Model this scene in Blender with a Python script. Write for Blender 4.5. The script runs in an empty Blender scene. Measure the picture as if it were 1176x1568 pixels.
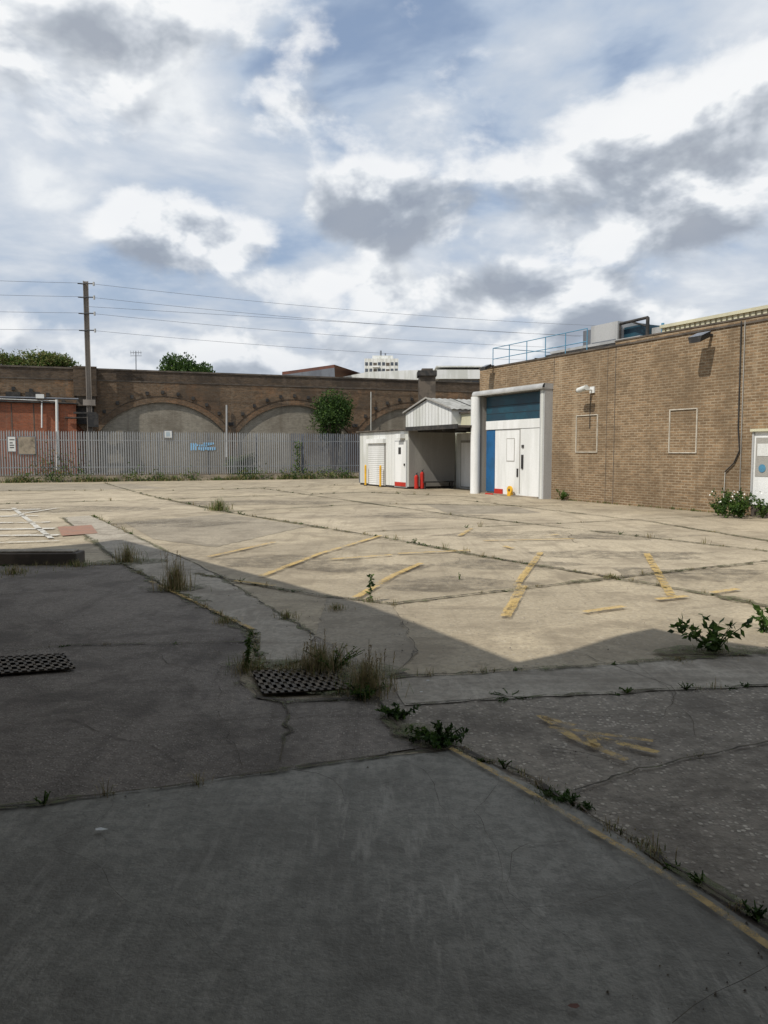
import bpy, math, random
from mathutils import Vector, Matrix
R = random.Random(7)
sc = bpy.context.scene
sc.view_settings.view_transform = 'Standard'
try: sc.view_settings.look = 'None'
except Exception: pass
sc.view_settings.exposure = 0
# ------------------------------------------------------------------ survey
# site measured from eye height 1.6 m; returns true metric positions on real planes
EYE = 1.6; F = 1180.0; TH = math.atan(92/1180.0); C, S = math.cos(TH), math.sin(TH)
def ray(px, py):
    u = (px-588)/F; v = (784-py)/F
    return Vector((u, C+v*S, -S+v*C))
def G(px, py):
    d = ray(px, py); t = -EYE/d.z
    return (d.x*t, d.y*t)
def hit(px, py, o, n):
    d = ray(px, py); e = Vector((0, 0, EYE))
    t = (Vector(o)-e).dot(n)/d.dot(n)
    return e+d*t
def atY(px, py, Y):
    return hit(px, py, (0, Y, 0), Vector((0, 1, 0)))
# ------------------------------------------------------------------ nodes
class NT:
    def __init__(s, tree): s.t = tree; s.n = tree.nodes; s.l = tree.links
    def new(s, typ, **kw):
        n = s.n.new(typ)
        for k, v in kw.items(): setattr(n, k, v)
        return n
    def put(s, sock, v):
        if isinstance(v, bpy.types.NodeSocket): s.l.new(v, sock)
        elif v is not None:
            if isinstance(v, (tuple, list)) and len(v) == 3 and sock.type == 'RGBA': v = (*v, 1)
            sock.default_value = v
    def m(s, op, a, b=None, c=None, clamp=False):
        n = s.new('ShaderNodeMath', operation=op, use_clamp=clamp)
        s.put(n.inputs[0], a)
        if b is not None: s.put(n.inputs[1], b)
        if c is not None: s.put(n.inputs[2], c)
        return n.outputs[0]
    def mix(s, f, a, b, mode='MIX'):
        n = s.new('ShaderNodeMix', data_type='RGBA', blend_type=mode)
        s.put(n.inputs[0], f); s.put(n.inputs[6], a); s.put(n.inputs[7], b)
        return n.outputs[2]
    def noise(s, vec, scale, detail=4, rough=.55, dist=0):
        n = s.new('ShaderNodeTexNoise')
        if vec: s.put(n.inputs['Vector'], vec)
        n.inputs['Scale'].default_value = scale; n.inputs['Detail'].default_value = detail
        n.inputs['Roughness'].default_value = rough; n.inputs['Distortion'].default_value = dist
        return n.outputs['Fac']
    def mapv(s, vec, scale=(1, 1, 1), rot=(0, 0, 0), loc=(0, 0, 0)):
        n = s.new('ShaderNodeMapping'); s.put(n.inputs[0], vec); n.inputs['Scale'].default_value = scale; n.inputs['Rotation'].default_value = rot; n.inputs['Location'].default_value = loc
        return n.outputs[0]
    def mr(s, v, a, b, c=0., d=1., smooth=True):
        n = s.new('ShaderNodeMapRange', interpolation_type='SMOOTHSTEP' if smooth else 'LINEAR')
        s.put(n.inputs[0], v); s.put(n.inputs[1], a); s.put(n.inputs[2], b); s.put(n.inputs[3], c); s.put(n.inputs[4], d)
        return n.outputs[0]
    def comb(s, x, y, z):
        n = s.new('ShaderNodeCombineXYZ'); s.put(n.inputs[0], x); s.put(n.inputs[1], y); s.put(n.inputs[2], z); return n.outputs[0]
    def ramp(s, v, stops):
        n = s.new('ShaderNodeValToRGB'); e = n.color_ramp.elements
        while len(e) < len(stops): e.new(.5)
        for i, (p, c) in enumerate(stops): e[i].position = p; e[i].color = (*c, 1)
        s.put(n.inputs[0], v); return n.outputs[0]
def newmat(name):
    m = bpy.data.materials.new(name); m.use_nodes = True
    t = NT(m.node_tree); b = m.node_tree.nodes['Principled BSDF']
    return m, t, b
def wmat(name, c1, c2=None, scale=2., rough=.8, bump=.1, fine=30., metal=0, spec=.3, streak=False, dirt=.25):
    """weathered paint/metal/stone"""
    m, t, b = newmat(name)
    c2 = c2 or tuple(x*.75 for x in c1)
    tc = t.new('ShaderNodeTexCoord').outputs['Object']
    v = t.mapv(tc, (1, 1, .15)) if streak else tc
    n1 = t.noise(v, scale, 4, .62); f = t.mr(n1, .42, .6)
    col = t.mix(f, c1, c2)
    n2 = t.noise(tc, fine, 2)
    col = t.mix(t.mr(n2, .4, .65, .0, dirt), col, tuple(x*.55 for x in c1))
    t.l.new(col, b.inputs['Base Color']); b.inputs['Roughness'].default_value = rough
    b.inputs['Metallic'].default_value = metal; b.inputs['Specular IOR Level'].default_value = spec
    if bump:
        bp = t.new('ShaderNodeBump'); bp.inputs['Strength'].default_value = bump; bp.inputs['Distance'].default_value = .02
        t.l.new(n2, bp.inputs['Height']); t.l.new(bp.outputs[0], b.inputs['Normal'])
    return m
def brickmat(name, c1, c2, mortar, stain=(.05, .045, .04), stain_amt=.5, w=.225, h=.075, mort=.010, var=.6, alt=None, big=.45):
    m, t, b = newmat(name)
    tc = t.new('ShaderNodeTexCoord'); uv = tc.outputs['UV']
    br = t.new('ShaderNodeTexBrick'); t.l.new(uv, br.inputs['Vector'])
    br.inputs['Scale'].default_value = 1; br.inputs['Brick Width'].default_value = w; br.inputs['Row Height'].default_value = h
    br.inputs['Mortar Size'].default_value = mort; br.inputs['Mortar Smooth'].default_value = .2
    br.inputs['Color1'].default_value = (*c1, 1); br.inputs['Color2'].default_value = (*c2, 1); br.inputs['Mortar'].default_value = (*mortar, 1)
    n1 = t.noise(uv, big, 5, .65); n2 = t.noise(t.mapv(uv, (1, 2.2, 1)), 3.2, 3, .75)
    n3 = t.noise(t.mapv(uv, (2.2, .18, 1)), 1.0, 4, .6)
    col = br.outputs['Color']
    if alt: col = t.mix(t.mr(t.noise(uv, .33, 4, .7, .5), .5, .58, 0, .8), col, t.mix(br.outputs['Fac'], alt, mortar))
    col = t.mix(t.mr(n1, .45, .62, 0, stain_amt), col, stain)
    col = t.mix(t.mr(n2, .4, .66, 0, var), col, tuple(x*.42 for x in c1))
    col = t.mix(t.mr(n3, .54, .7, 0, stain_amt*.8), col, stain)
    col = t.mix(t.mr(n3, .44, .32, 0, .3), col, tuple(min(1, x*1.3) for x in mortar))
    t.l.new(col, b.inputs['Base Color']); b.inputs['Roughness'].default_value = .92; b.inputs['Specular IOR Level'].default_value = .15
    bp = t.new('ShaderNodeBump'); bp.inputs['Strength'].default_value = .6; bp.inputs['Distance'].default_value = .012
    t.l.new(t.m('SUBTRACT', 1., br.outputs['Fac']), bp.inputs['Height']); t.l.new(bp.outputs[0], b.inputs['Normal'])
    return m
def groundmat(name, c1, c2, dark, stone, agg=.3, aggscale=55., stain=.6, bump=.5, rough=.88, brush=0, patch=.6):
    m, t, b = newmat(name)
    P = t.new('ShaderNodeNewGeometry').outputs['Position']
    big = t.noise(P, .16, 4, .6, .4); mid = t.noise(P, 1.3, 6, .7, .3); fine = t.noise(P, 17, 4, .75); st = t.noise(P, .5, 7, .72, .8)
    col = t.mix(t.mr(big, .42, .58), c1, c2)
    col = t.mix(t.mr(mid, .47, .62, 0, stain), col, dark)
    col = t.mix(t.mr(st, .53, .60, 0, stain*patch), col, tuple(x*.85 for x in dark))
    col = t.mix(t.mr(st, .47, .38, 0, .5), col, tuple(min(.6, x*1.22) for x in c1))
    s1 = t.noise(t.mapv(P, (3.2, .22, 1), (0, 0, .45)), 1., 4, .65); s3 = t.noise(t.mapv(P, (.25, 2.6, 1), (0, 0, .3)), 1., 4, .65)
    col = t.mix(t.mr(s1, .53, .68, 0, stain*.75), col, dark); col = t.mix(t.mr(s3, .54, .7, 0, stain*.75), col, tuple(x*.9 for x in dark))
    col = t.mix(t.mr(fine, .42, .62, 0, .5), col, tuple(x*.55 for x in c1))
    vo = t.new('ShaderNodeTexVoronoi'); vo.inputs['Scale'].default_value = aggscale; t.l.new(P, vo.inputs['Vector'])
    sp = t.new('ShaderNodeSeparateColor'); t.l.new(vo.outputs['Color'], sp.inputs[0])
    inst = t.m('MULTIPLY', t.mr(sp.outputs[0], .55, .75), t.mr(vo.outputs['Distance'], .6, .3))
    f = t.m('MULTIPLY', t.m('MULTIPLY', inst, agg), t.mr(mid, .62, .42, .25, 1))
    scol = t.mix(sp.outputs[1], stone, tuple(x*.35 for x in stone))
    col = t.mix(f, col, scol)
    pit = t.m('MULTIPLY', t.mr(sp.outputs[2], .86, .93), t.mr(vo.outputs['Distance'], .4, .2))
    col = t.mix(t.m('MULTIPLY', pit, .5*agg+.12), col, tuple(x*.3 for x in dark))
    h = t.m('ADD', fine, t.m('MULTIPLY', inst, .35*agg))
    if brush:
        s2 = t.noise(t.mapv(P, (14, 2.6, 1), (0, 0, .95)), 1.2, 5, .7)
        s4 = t.noise(t.mapv(P, (16, 2.2, 1), (0, 0, .35)), 1.1, 5, .7)
        mk_ = t.mr(t.noise(P, .55, 3), .46, .58)
        col = t.mix(t.m('MULTIPLY', t.mr(s2, .5, .66), t.m('MULTIPLY', mk_, brush)), col, tuple(min(.5, x*1.4) for x in c2))
        col = t.mix(t.m('MULTIPLY', t.mr(s4, .5, .7), t.m('MULTIPLY', t.m('SUBTRACT', 1., mk_), brush*.6)), col, tuple(min(.5, x*1.3) for x in c2))
    t.l.new(col, b.inputs['Base Color']); b.inputs['Roughness'].default_value = rough; b.inputs['Specular IOR Level'].default_value = .25
    bp = t.new('ShaderNodeBump'); bp.inputs['Strength'].default_value = bump; bp.inputs['Distance'].default_value = .012
    t.l.new(h, bp.inputs['Height']); t.l.new(bp.outputs[0], b.inputs['Normal'])
    return m
def markmat(name, c, keep=.5, amp=.85, sc1=9, c2=None, soft=.1):
    """worn paint / dirt film: transparent where worn away"""
    m, t, b = newmat(name)
    P = t.new('ShaderNodeNewGeometry').outputs['Position']
    n = t.noise(P, sc1, 7, .8); n2 = t.noise(P, .9, 2)
    a = t.mr(t.m('ADD', n, t.m('MULTIPLY', t.m('SUBTRACT', n2, .5), .4)), 1-keep-soft, 1-keep+soft)
    col = t.mix(t.mr(t.noise(P, 30, 3), .4, .6), c, c2 or tuple(x*.7 for x in c))
    t.l.new(col, b.inputs['Base Color']); b.inputs['Roughness'].default_value = .85
    t.l.new(t.m('MULTIPLY', a, amp), b.inputs['Alpha'])
    return m
def leafmat(name, c1, c2, c3=None):
    m, t, b = newmat(name)
    P = t.new('ShaderNodeNewGeometry').outputs['Position']
    n = t.noise(P, 2.2, 2); n2 = t.noise(P, 23, 1)
    col = t.mix(t.mr(n, .4, .6), c1, c2); col = t.mix(t.mr(n2, .42, .62), col, c3 or tuple(x*.5 for x in c1))
    t.l.new(col, b.inputs['Base Color']); b.inputs['Roughness'].default_value = .6; b.inputs['Specular IOR Level'].default_value = .2
    tr = t.new('ShaderNodeBsdfTranslucent'); t.l.new(col, tr.inputs[0]); mx = t.new('ShaderNodeMixShader'); mx.inputs[0].default_value = .35
    t.l.new(b.outputs[0], mx.inputs[1]); t.l.new(tr.outputs[0], mx.inputs[2]); t.l.new(mx.outputs[0], t.n['Material Output'].inputs[0])
    return m
# ------------------------------------------------------------------ mesh builder
class Fr:
    def __init__(s, o, ang):
        s.o = Vector((o[0], o[1], 0)); s.e = Vector((math.cos(ang), math.sin(ang), 0)); s.n = Vector((-math.sin(ang), math.cos(ang), 0))
    def p(s, a, b, c): return s.o+s.e*a+s.n*b+Vector((0, 0, c))
W0 = Fr((0, 0), 0)
class B:
    def __init__(s, name): s.name = name; s.v = []; s.f = []; s.mi = []; s.m = []; s.sm = []
    def mat(s, m):
        if m not in s.m: s.m.append(m)
        return s.m.index(m)
    def face(s, pts, m, sm=False):
        i = len(s.v); s.v += [Vector(p) for p in pts]; s.f.append(tuple(range(i, i+len(pts)))); s.mi.append(s.mat(m)); s.sm.append(sm)
    def box(s, fr, a0, a1, b0, b1, c0, c1, m):
        i = len(s.v); P = fr.p
        s.v += [P(a0, b0, c0), P(a1, b0, c0), P(a1, b1, c0), P(a0, b1, c0), P(a0, b0, c1), P(a1, b0, c1), P(a1, b1, c1), P(a0, b1, c1)]
        for q in ((0, 3, 2, 1), (4, 5, 6, 7), (0, 1, 5, 4), (1, 2, 6, 5), (2, 3, 7, 6), (3, 0, 4, 7)):
            s.f.append(tuple(i+k for k in q)); s.mi.append(s.mat(m)); s.sm.append(False)
    def cyl(s, p0, p1, r, m, n=10, r2=None, caps=True):
        p0 = Vector(p0); p1 = Vector(p1); d = (p1-p0).normalized(); r2 = r if r2 is None else r2
        a = d.orthogonal().normalized(); b = d.cross(a); i = len(s.v)
        for q, rr in ((p0, r), (p1, r2)):
            for k in range(n):
                t = 2*math.pi*k/n; s.v.append(q+a*math.cos(t)*rr+b*math.sin(t)*rr)
        for k in range(n):
            s.f.append((i+k, i+(k+1) % n, i+n+(k+1) % n, i+n+k)); s.mi.append(s.mat(m)); s.sm.append(n > 5)
        if caps:
            lo = [s.v[i+k].copy() for k in range(n)]; hi = [s.v[i+n+k].copy() for k in range(n)]
            s.face(lo[::-1], m); s.face(hi, m)
    def tube(s, pts, r, m, n=6):
        for a, b in zip(pts[:-1], pts[1:]): s.cyl(a, b, r, m, n)
    def done(s, parent=None, bevel=0):
        if not s.v: return None
        xs = [v.x for v in s.v]; ys = [v.y for v in s.v]; zs = [v.z for v in s.v]
        o = Vector(((min(xs)+max(xs))/2, (min(ys)+max(ys))/2, min(zs)))
        me = bpy.data.meshes.new(s.name); me.from_pydata([v-o for v in s.v], [], s.f)
        for m in s.m: me.materials.append(m)
        me.polygons.foreach_set('material_index', s.mi); me.polygons.foreach_set('use_smooth', s.sm)
        uvl = me.uv_layers.new(name='UVMap'); dat = uvl.data
        for p in me.polygons:
            nn = p.normal
            if abs(nn.z) > .7:
                for li in p.loop_indices:
                    v = s.v[me.loops[li].vertex_index]; dat[li].uv = (v.x, v.y)
            else:
                t = Vector((-nn.y, nn.x, 0)).normalized()
                for li in p.loop_indices:
                    v = s.v[me.loops[li].vertex_index]; dat[li].uv = (v.dot(t), v.z)
        ob = bpy.data.objects.new(s.name, me); ob.location = o; sc.collection.objects.link(ob)
        if bevel:
            md = ob.modifiers.new('bevel', 'BEVEL'); md.width = bevel; md.segments = 2; md.limit_method = 'ANGLE'
        if parent:
            ob.parent = parent; ob.location = o-parent.location
        return ob
def empty(name, loc):
    e = bpy.data.objects.new(name, None); e.location = Vector((loc[0], loc[1], 0)); sc.collection.objects.link(e); return e
# ------------------------------------------------------------------ materials
M_yard = groundmat('yard_concrete', (.385, .325, .228), (.315, .267, .19), (.185, .152, .106), (.5, .45, .36), agg=.4, aggscale=34, stain=.62, bump=.55)
M_yard2 = groundmat('yard_concrete_pale', (.425, .362, .26), (.36, .305, .22), (.21, .173, .122), (.5, .45, .36), agg=.35, aggscale=38, stain=.58, bump=.5)
M_patch = groundmat('repair_concrete', (.30, .26, .195), (.26, .225, .168), (.17, .143, .105), (.45, .41, .34), agg=.4, aggscale=36, stain=.6, bump=.5)
M_agg = groundmat('exposed_aggregate', (.21, .183, .145), (.27, .236, .188), (.09, .076, .06), (.60, .54, .44), agg=.75, aggscale=44, stain=.68, bump=.9)
M_asph = groundmat('asphalt', (.175, .152, .126), (.215, .189, .158), (.08, .068, .055), (.42, .37, .31), agg=.65, aggscale=75, stain=.65, bump=1.)
M_slab = groundmat('slab_concrete', (.225, .215, .18), (.295, .28, .238), (.13, .121, .10), (.36, .34, .29), agg=.25, aggscale=60, stain=.62, bump=.6, rough=.8, brush=.38, patch=.4)
M_strip = groundmat('gutter_concrete', (.31, .278, .222), (.36, .322, .26), (.165, .14, .106), (.46, .42, .36), agg=.3, aggscale=50, stain=.65, bump=.45, brush=.25)
M_crack = wmat('joint_dirt', (.045, .037, .026), (.09, .07, .045), 6)
M_moss = markmat('moss_and_silt', (.10, .085, .045), .5, .85, 12, (.085, .10, .03))
M_stain = markmat('oil_stain', (.07, .06, .048), .49, .38, 5, soft=.16)
M_soil = wmat('soil', (.09, .07, .045), (.05, .042, .03), 8, bump=.5)
M_yel = markmat('yellow_paint', (.56, .385, .125), .54, .75, 8, soft=.08)
M_yel2 = markmat('yellow_paint_worn', (.52, .355, .12), .535, .68, 9, soft=.08)
M_whp = markmat('white_paint', (.62, .60, .54), .56, .85, 6)
M_redp = wmat('red_patch', (.28, .155, .105), (.24, .15, .11), 3)
M_brick = brickmat('buff_brick', (.30, .20, .115), (.175, .118, .07), (.345, .28, .195), stain=(.12, .088, .056), stain_amt=.45, var=.5, mort=.015)
M_vbrick = brickmat('viaduct_brick', (.21, .135, .08), (.125, .087, .056), (.16, .135, .105), stain=(.055, .046, .038), stain_amt=.62, var=.62, w=.24, h=.085, mort=.014, alt=(.29, .155, .075), big=.3)
M_pbrick = brickmat('parapet_brick', (.13, .093, .06), (.085, .066, .05), (.11, .09, .075), stain=(.042, .037, .032), stain_amt=.62, var=.65, w=.24, h=.085, mort=.014, big=.5)
M_vinf = brickmat('arch_infill', (.30, .27, .215), (.24, .215, .17), (.30, .28, .235), stain_amt=.45, var=.4, stain=(.12, .10, .075))
M_redb = brickmat('red_brick', (.40, .125, .06), (.30, .10, .055), (.2, .14, .1), stain_amt=.35, var=.4)
M_dark = wmat('dark_steel', (.03, .03, .03), (.06, .055, .05), 3)
M_cop = wmat('coping', (.12, .10, .08), (.07, .06, .05), 2)
M_galv = wmat('galvanised', (.42, .425, .42), (.32, .325, .32), .9, rough=.6, streak=True)
M_fence = wmat('fence_galvanised', (.27, .28, .285), (.20, .207, .212), .5, rough=.65, streak=True)
M_galvd = wmat('galvanised_dark', (.16, .175, .20), (.12, .13, .15), 1.2, rough=.55, streak=True)
M_kerb = wmat('kerb_concrete', (.33, .28, .21), (.2, .17, .13), 1.5, bump=.3)
M_white = wmat('white_paint_clad', (.68, .69, .67), (.53, .54, .50), 1.2, rough=.55, streak=True, bump=.03)
M_white2 = wmat('white_door', (.76, .77, .76), (.66, .67, .65), 1.5, rough=.45, bump=.02, dirt=.15, streak=True)
M_greyw = wmat('grey_render', (.34, .33, .30), (.27, .26, .24), 1.2, rough=.8, streak=True)
M_roof = wmat('grey_roof', (.33, .33, .31), (.22, .22, .2), 2, rough=.7)
M_blue = wmat('blue_door', (.02, .11, .26), (.02, .09, .2), 2, rough=.45, bump=.02)
M_teal = wmat('teal_panel', (.02, .07, .10), (.02, .05, .075), 1.5, rough=.4, bump=.02)
M_rail = wmat('blue_rail', (.10, .28, .42), (.08, .22, .34), 3, rough=.5, bump=0)
M_cream = wmat('cream_cladding', (.58, .56, .40), (.5, .48, .35), 1, rough=.6, streak=True)
M_glass = wmat('window_glass', (.05, .06, .075), (.09, .10, .12), 1, rough=.15, bump=0, spec=.6)
M_red = wmat('red_paint', (.48, .03, .02), (.4, .03, .02), 3, rough=.35, bump=0)
M_yelb = wmat('yellow_bollard', (.75, .42, .03), (.6, .34, .03), 3, rough=.5, bump=0)
M_black = wmat('black_rubber', (.015, .015, .015), (.03, .03, .03), 3, rough=.7)
M_pole = wmat('weathered_post', (.27, .24, .21), (.17, .15, .13), 1.5, streak=True)
M_bark = wmat('bark', (.10, .08, .055), (.06, .05, .035), 5)
M_rust = wmat('brown_roof', (.16, .07, .05), (.11, .06, .05), 1)
M_iron = wmat('cast_iron', (.095, .082, .065), (.15, .12, .085), 9, rough=.75, bump=.5)
M_leaf = leafmat('leaf_green', (.065, .125, .025), (.11, .185, .035))
M_leafd = leafmat('leaf_dark', (.035, .075, .02), (.06, .11, .028))
M_grass = leafmat('grass_mixed', (.12, .17, .045), (.26, .23, .09), (.09, .11, .03))
M_dry = leafmat('grass_dry', (.42, .33, .18), (.32, .26, .13), (.2, .155, .085))
M_flow = wmat('white_flower', (.75, .75, .7), (.7, .7, .65), 3, bump=0)
# ------------------------------------------------------------------ ground sheets
b = B('ground'); b.face([(-900, -300, 0), (900, -300, 0), (900, 1500, 0), (-900, 1500, 0)], M_yard); b.done()
def sheet(name, pxs, z, m, raw=None, jag=.012):
    """a real flat sheet with slightly ragged edges"""
    b = B(name); pts = raw or [G(*p) for p in pxs]; out = []
    for i, p in enumerate(pts):
        q = pts[(i+1) % len(pts)]; p_ = Vector(p); q_ = Vector(q); L = (q_-p_).length
        n = min(80, max(1, int(L/.12))) if min(p_.y, q_.y) < 14 else 1
        for k in range(n): out.append(p_.lerp(q_, k/n)+(Vector((R.gauss(0, jag), R.gauss(0, jag))) if k else Vector((0, 0))))
    b.face([(x, y, z) for x, y in out], m); return b.done()
g = G
E0 = [g(480, 975), g(470, 1030), g(640, 1152), g(700, 1152), g(880, 1240), g(1176, 1436), (2.6, .9), (6, -1.5), (14, -1.5), (14, 4.6), g(1176, 1008), g(900, 1022), g(640, 1038)]
sheet('pavement', None, .004, M_agg, raw=E0)
asph = [(-16, 11.2), g(0, 868), g(185, 865), g(390, 972), g(366, 1045), g(400, 1072), g(560, 1072), g(642, 1147), g(560, 1165), g(0, 1243), (-5.5, 3.4), (-16, 5.5)]
sheet('asphalt_road', None, .008, M_asph, raw=asph)
slab = [g(0, 1243), g(560, 1165), g(700, 1150), g(880, 1240), g(1176, 1436), (2.6, .9), (6, -1.5), (6, -9), (-9, -9), (-9, 3.6), (-5.5, 3.38)]
sheet('concrete_slab', None, .012, M_slab, raw=slab, jag=.008)
sheet('drain_channel', [(95, 793), (140, 790), (330, 880), (482, 975), (470, 1012), (398, 1025), (392, 972), (187, 864)], .0155, M_strip)
sheet('gutter', [(600, 1040), (640, 1038), (900, 1022), (1176, 1000), (1400, 990), (1400, 1040), (1176, 1052), (840, 1068), (620, 1082)], .0085, M_strip)
sheet('yard_bay', [(380, 790), (740, 852), (940, 886), (1176, 862), (1500, 830), (1176, 800), (700, 770)], .004, M_yard2)
sheet('yard_bay', [(0, 760), (170, 748), (330, 783), (120, 800), (0, 830), (-300, 830), (-300, 770)], .004, M_yard2)
sheet('repair_patch', [(190, 800), (345, 787), (470, 806), (330, 838), (235, 826)], .0042, M_patch)
sheet('repair_patch', [(650, 772), (790, 776), (830, 786), (690, 788)], .0048, M_patch)
sheet('repair_patch', [(500, 912), (600, 926), (640, 1000), (600, 1036), (484, 975)], .0042, M_patch)
sheet('repair_patch', [(0, 742), (200, 741), (260, 748), (0, 752)], .0048, M_patch)
# joints / cracks with silt and moss
joints = B('ground_joints'); moss = B('moss'); wlines = []
def joint(pxs, w=.02, z=.02, jit=.01, weeds=1., mossw=None):
    pts = [Vector(G(*p)) for p in pxs]; out = []
    for a, c in zip(pts[:-1], pts[1:]):
        L = (c-a).length; n = max(2, int(L/.09)) if a.y < 12 else max(2, int(L/.4))
        for k in range(n): out.append(a.lerp(c, k/n)+Vector((R.gauss(0, jit), R.gauss(0, jit))))
    out.append(pts[-1]); wlines.append((out, weeds))
    prev = None; pm = None; ph = R.uniform(0, 9)
    mw = (.05+.06*min(weeds, 2)) if mossw is None else mossw
    for i, p in enumerate(out):
        d = (out[min(i+1, len(out)-1)]-out[max(i-1, 0)]).normalized(); n = Vector((-d.y, d.x))
        ww = w*R.choice((.15, .4, .6, .8, 1.2))
        cur = (p+n*ww*.5, p-n*ww*.5)
        if prev and R.random() > .06: joints.face([(*prev[0], z), (*cur[0], z), (*cur[1], z), (*prev[1], z)], M_crack)
        prev = cur
        if mw > 0:
            q = mw*(.35+.65*abs(math.sin(ph+i*.21)))*R.uniform(.5, 1.3); cm = (p+n*q*R.uniform(.3, .8), p-n*q*R.uniform(.3, .8))
            if pm: moss.face([(*pm[0], z-.0022), (*cm[0], z-.0022), (*cm[1], z-.0022), (*pm[1], z-.0022)], M_moss)
            pm = cm
joint([(160, 740), (230, 760), (350, 785), (600, 826), (740, 853), (940, 886), (1090, 912), (1176, 930), (1400, 975)], .035, mossw=.16)
joint([(480, 912), (600, 926), (780, 905), (940, 886), (1176, 860), (1400, 835)], .035, mossw=.12)
joint([(300, 880), (480, 912)], .03)
joint([(560, 815), (900, 800), (1100, 790)], .03, weeds=.3)
joint([(0, 752), (300, 751), (545, 742)], .05, weeds=.5, mossw=.3)
joint([(-100, 775), (250, 765), (560, 754), (730, 762)], .05, weeds=.5, mossw=.25)
joint([(330, 785), (560, 772), (860, 775)], .04, weeds=.4, mossw=.2)
joint([(400, 748), (700, 790), (1176, 845)], .035, weeds=.4, mossw=.15)
joint([(700, 765), (1000, 800), (1300, 850)], .03, weeds=.2, mossw=.15)
joint([(95, 793), (187, 864), (390, 972), (398, 1025)], .022, weeds=3.2, mossw=.18)
joint([(140, 790), (330, 880), (482, 975)], .018, weeds=1.2, mossw=.08)
joint([(0, 868), (185, 865)], .03, weeds=2.4, mossw=.3)
joint([(600, 926), (640, 1000), (600, 1040)], .008, weeds=.1, mossw=0)
joint([(600, 1040), (900, 1022), (1176, 1000), (1400, 985)], .016, weeds=1.1)
joint([(620, 1082), (840, 1068), (1176, 1052), (1400, 1040)], .014, weeds=.7, mossw=.04)
joint([(-200, 1268), (0, 1243), (300, 1205), (560, 1165), (700, 1150)], .015, weeds=.9, mossw=.045, z=.024)
joint([(482, 1012), (560, 1060), (642, 1147), (700, 1150)], .02, weeds=3, mossw=.13, z=.024)
joint([(700, 1150), (790, 1185), (880, 1240), (1000, 1310), (1176, 1425), (1350, 1540)], .024, weeds=2.4, mossw=.06, z=.024)
joint([(430, 1172), (428, 1150), (442, 1110), (436, 1075)], .013, jit=.014, weeds=.1, mossw=.02)
joint([(880, 1215), (980, 1182), (1176, 1140), (1350, 1110)], .013, weeds=.2, mossw=.02)
joint([(366, 1045), (400, 1072), (436, 1077), (560, 1072)], .03, weeds=1.4)
joint([(0, 1002), (110, 990), (390, 985)], .008, weeds=.3, mossw=.03)
joint([(1020, 1568), (1100, 1530), (1176, 1490)], .004, weeds=0, mossw=0, z=.024)
joint([(840, 1150), (900, 1160), (980, 1182)], .007, weeds=0, mossw=0)
joint([(366, 1180), (340, 1100), (330, 1000)], .004, weeds=0, mossw=0, jit=.02)
# hairline cracks wandering across slabs
def crack(px, py, ang, n, w, z, step=.07):
    p = Vector(G(px, py)); prev = None
    for i in range(n):
        ang += R.gauss(0, .28); q = p+Vector((math.cos(ang), math.sin(ang)))*step*R.uniform(.5, 1.3); d = (q-p).normalized(); m_ = Vector((-d.y, d.x)); ww = w*R.uniform(.2, 1.)*(1-.6*i/n)
        cur = (q+m_*ww/2, q-m_*ww/2)
        if prev: joints.face([(*prev[0], z), (*cur[0], z), (*cur[1], z), (*prev[1], z)], M_crack)
        prev = cur; p = q
for a in ((560, 1167, -.6, 26, .0035), (180, 1224, -1.4, 22, .003), (330, 1205, -1.9, 15, .003), (760, 1190, -1.7, 20, .003), (930, 1290, -2.6, 22, .003), (60, 1300, -.4, 20, .0025), (640, 1190, -2.6, 14, .002), (1010, 1350, -2.9, 16, .0025)): crack(a[0], a[1], a[2], a[3], a[4], .024)
for a in ((250, 1000, -1.2, 20, .006), (80, 1100, .2, 24, .006), (540, 1085, -2.2, 14, .006), (200, 1150, .9, 14, .005)): crack(*a, .0125, .1)
for a in ((760, 1075, -1.2, 22, .006), (1050, 1060, -1.5, 18, .006), (950, 1110, .2, 20, .005), (820, 1000, .6, 20, .008), (700, 900, -.8, 24, .01), (1000, 880, -.5, 26, .01), (560, 850, .3, 24, .012), (350, 850, .2, 26, .012), (880, 840, -.2, 30, .014)): crack(*a, .0096, .13)
for (px, py, rx, ry) in ((455, 1022, .5, .12), (520, 1060, .25, .2), (1100, 1000, .6, .15), (200, 862, .5, .35), (560, 1030, .3, .2), (640, 1130, .2, .15), (270, 903, .4, .3)):
    x, y = G(px, py); moss.face([(x+rx*math.cos(a*.5)*R.uniform(.7, 1.2), y+ry*math.sin(a*.5)*R.uniform(.7, 1.2), .0265) for a in range(12)], M_moss)
joints.done(); moss.done()
b = B('oil_stains'); zz = .0062
for (px, py, rx, ry) in ((250, 800, 2, 1.4), (430, 860, 1.2, .7), (700, 895, 1, .6), (880, 820, 2.5, .9), (620, 790, 2.2, 1.1), (1050, 880, 1.2, .7), (120, 780, 2.5, 1.4), (400, 770, 3.5, 1.2), (950, 850, 1.6, .6), (560, 870, .9, .5), (780, 865, 1.1, .5)):
    x, y = G(px, py); zz += .00025; b.face([(x+rx*math.cos(a*.4)*R.uniform(.6, 1.2), y+ry*math.sin(a*.4)*R.uniform(.6, 1.2), zz) for a in range(15)], M_stain)
b.done()
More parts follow.
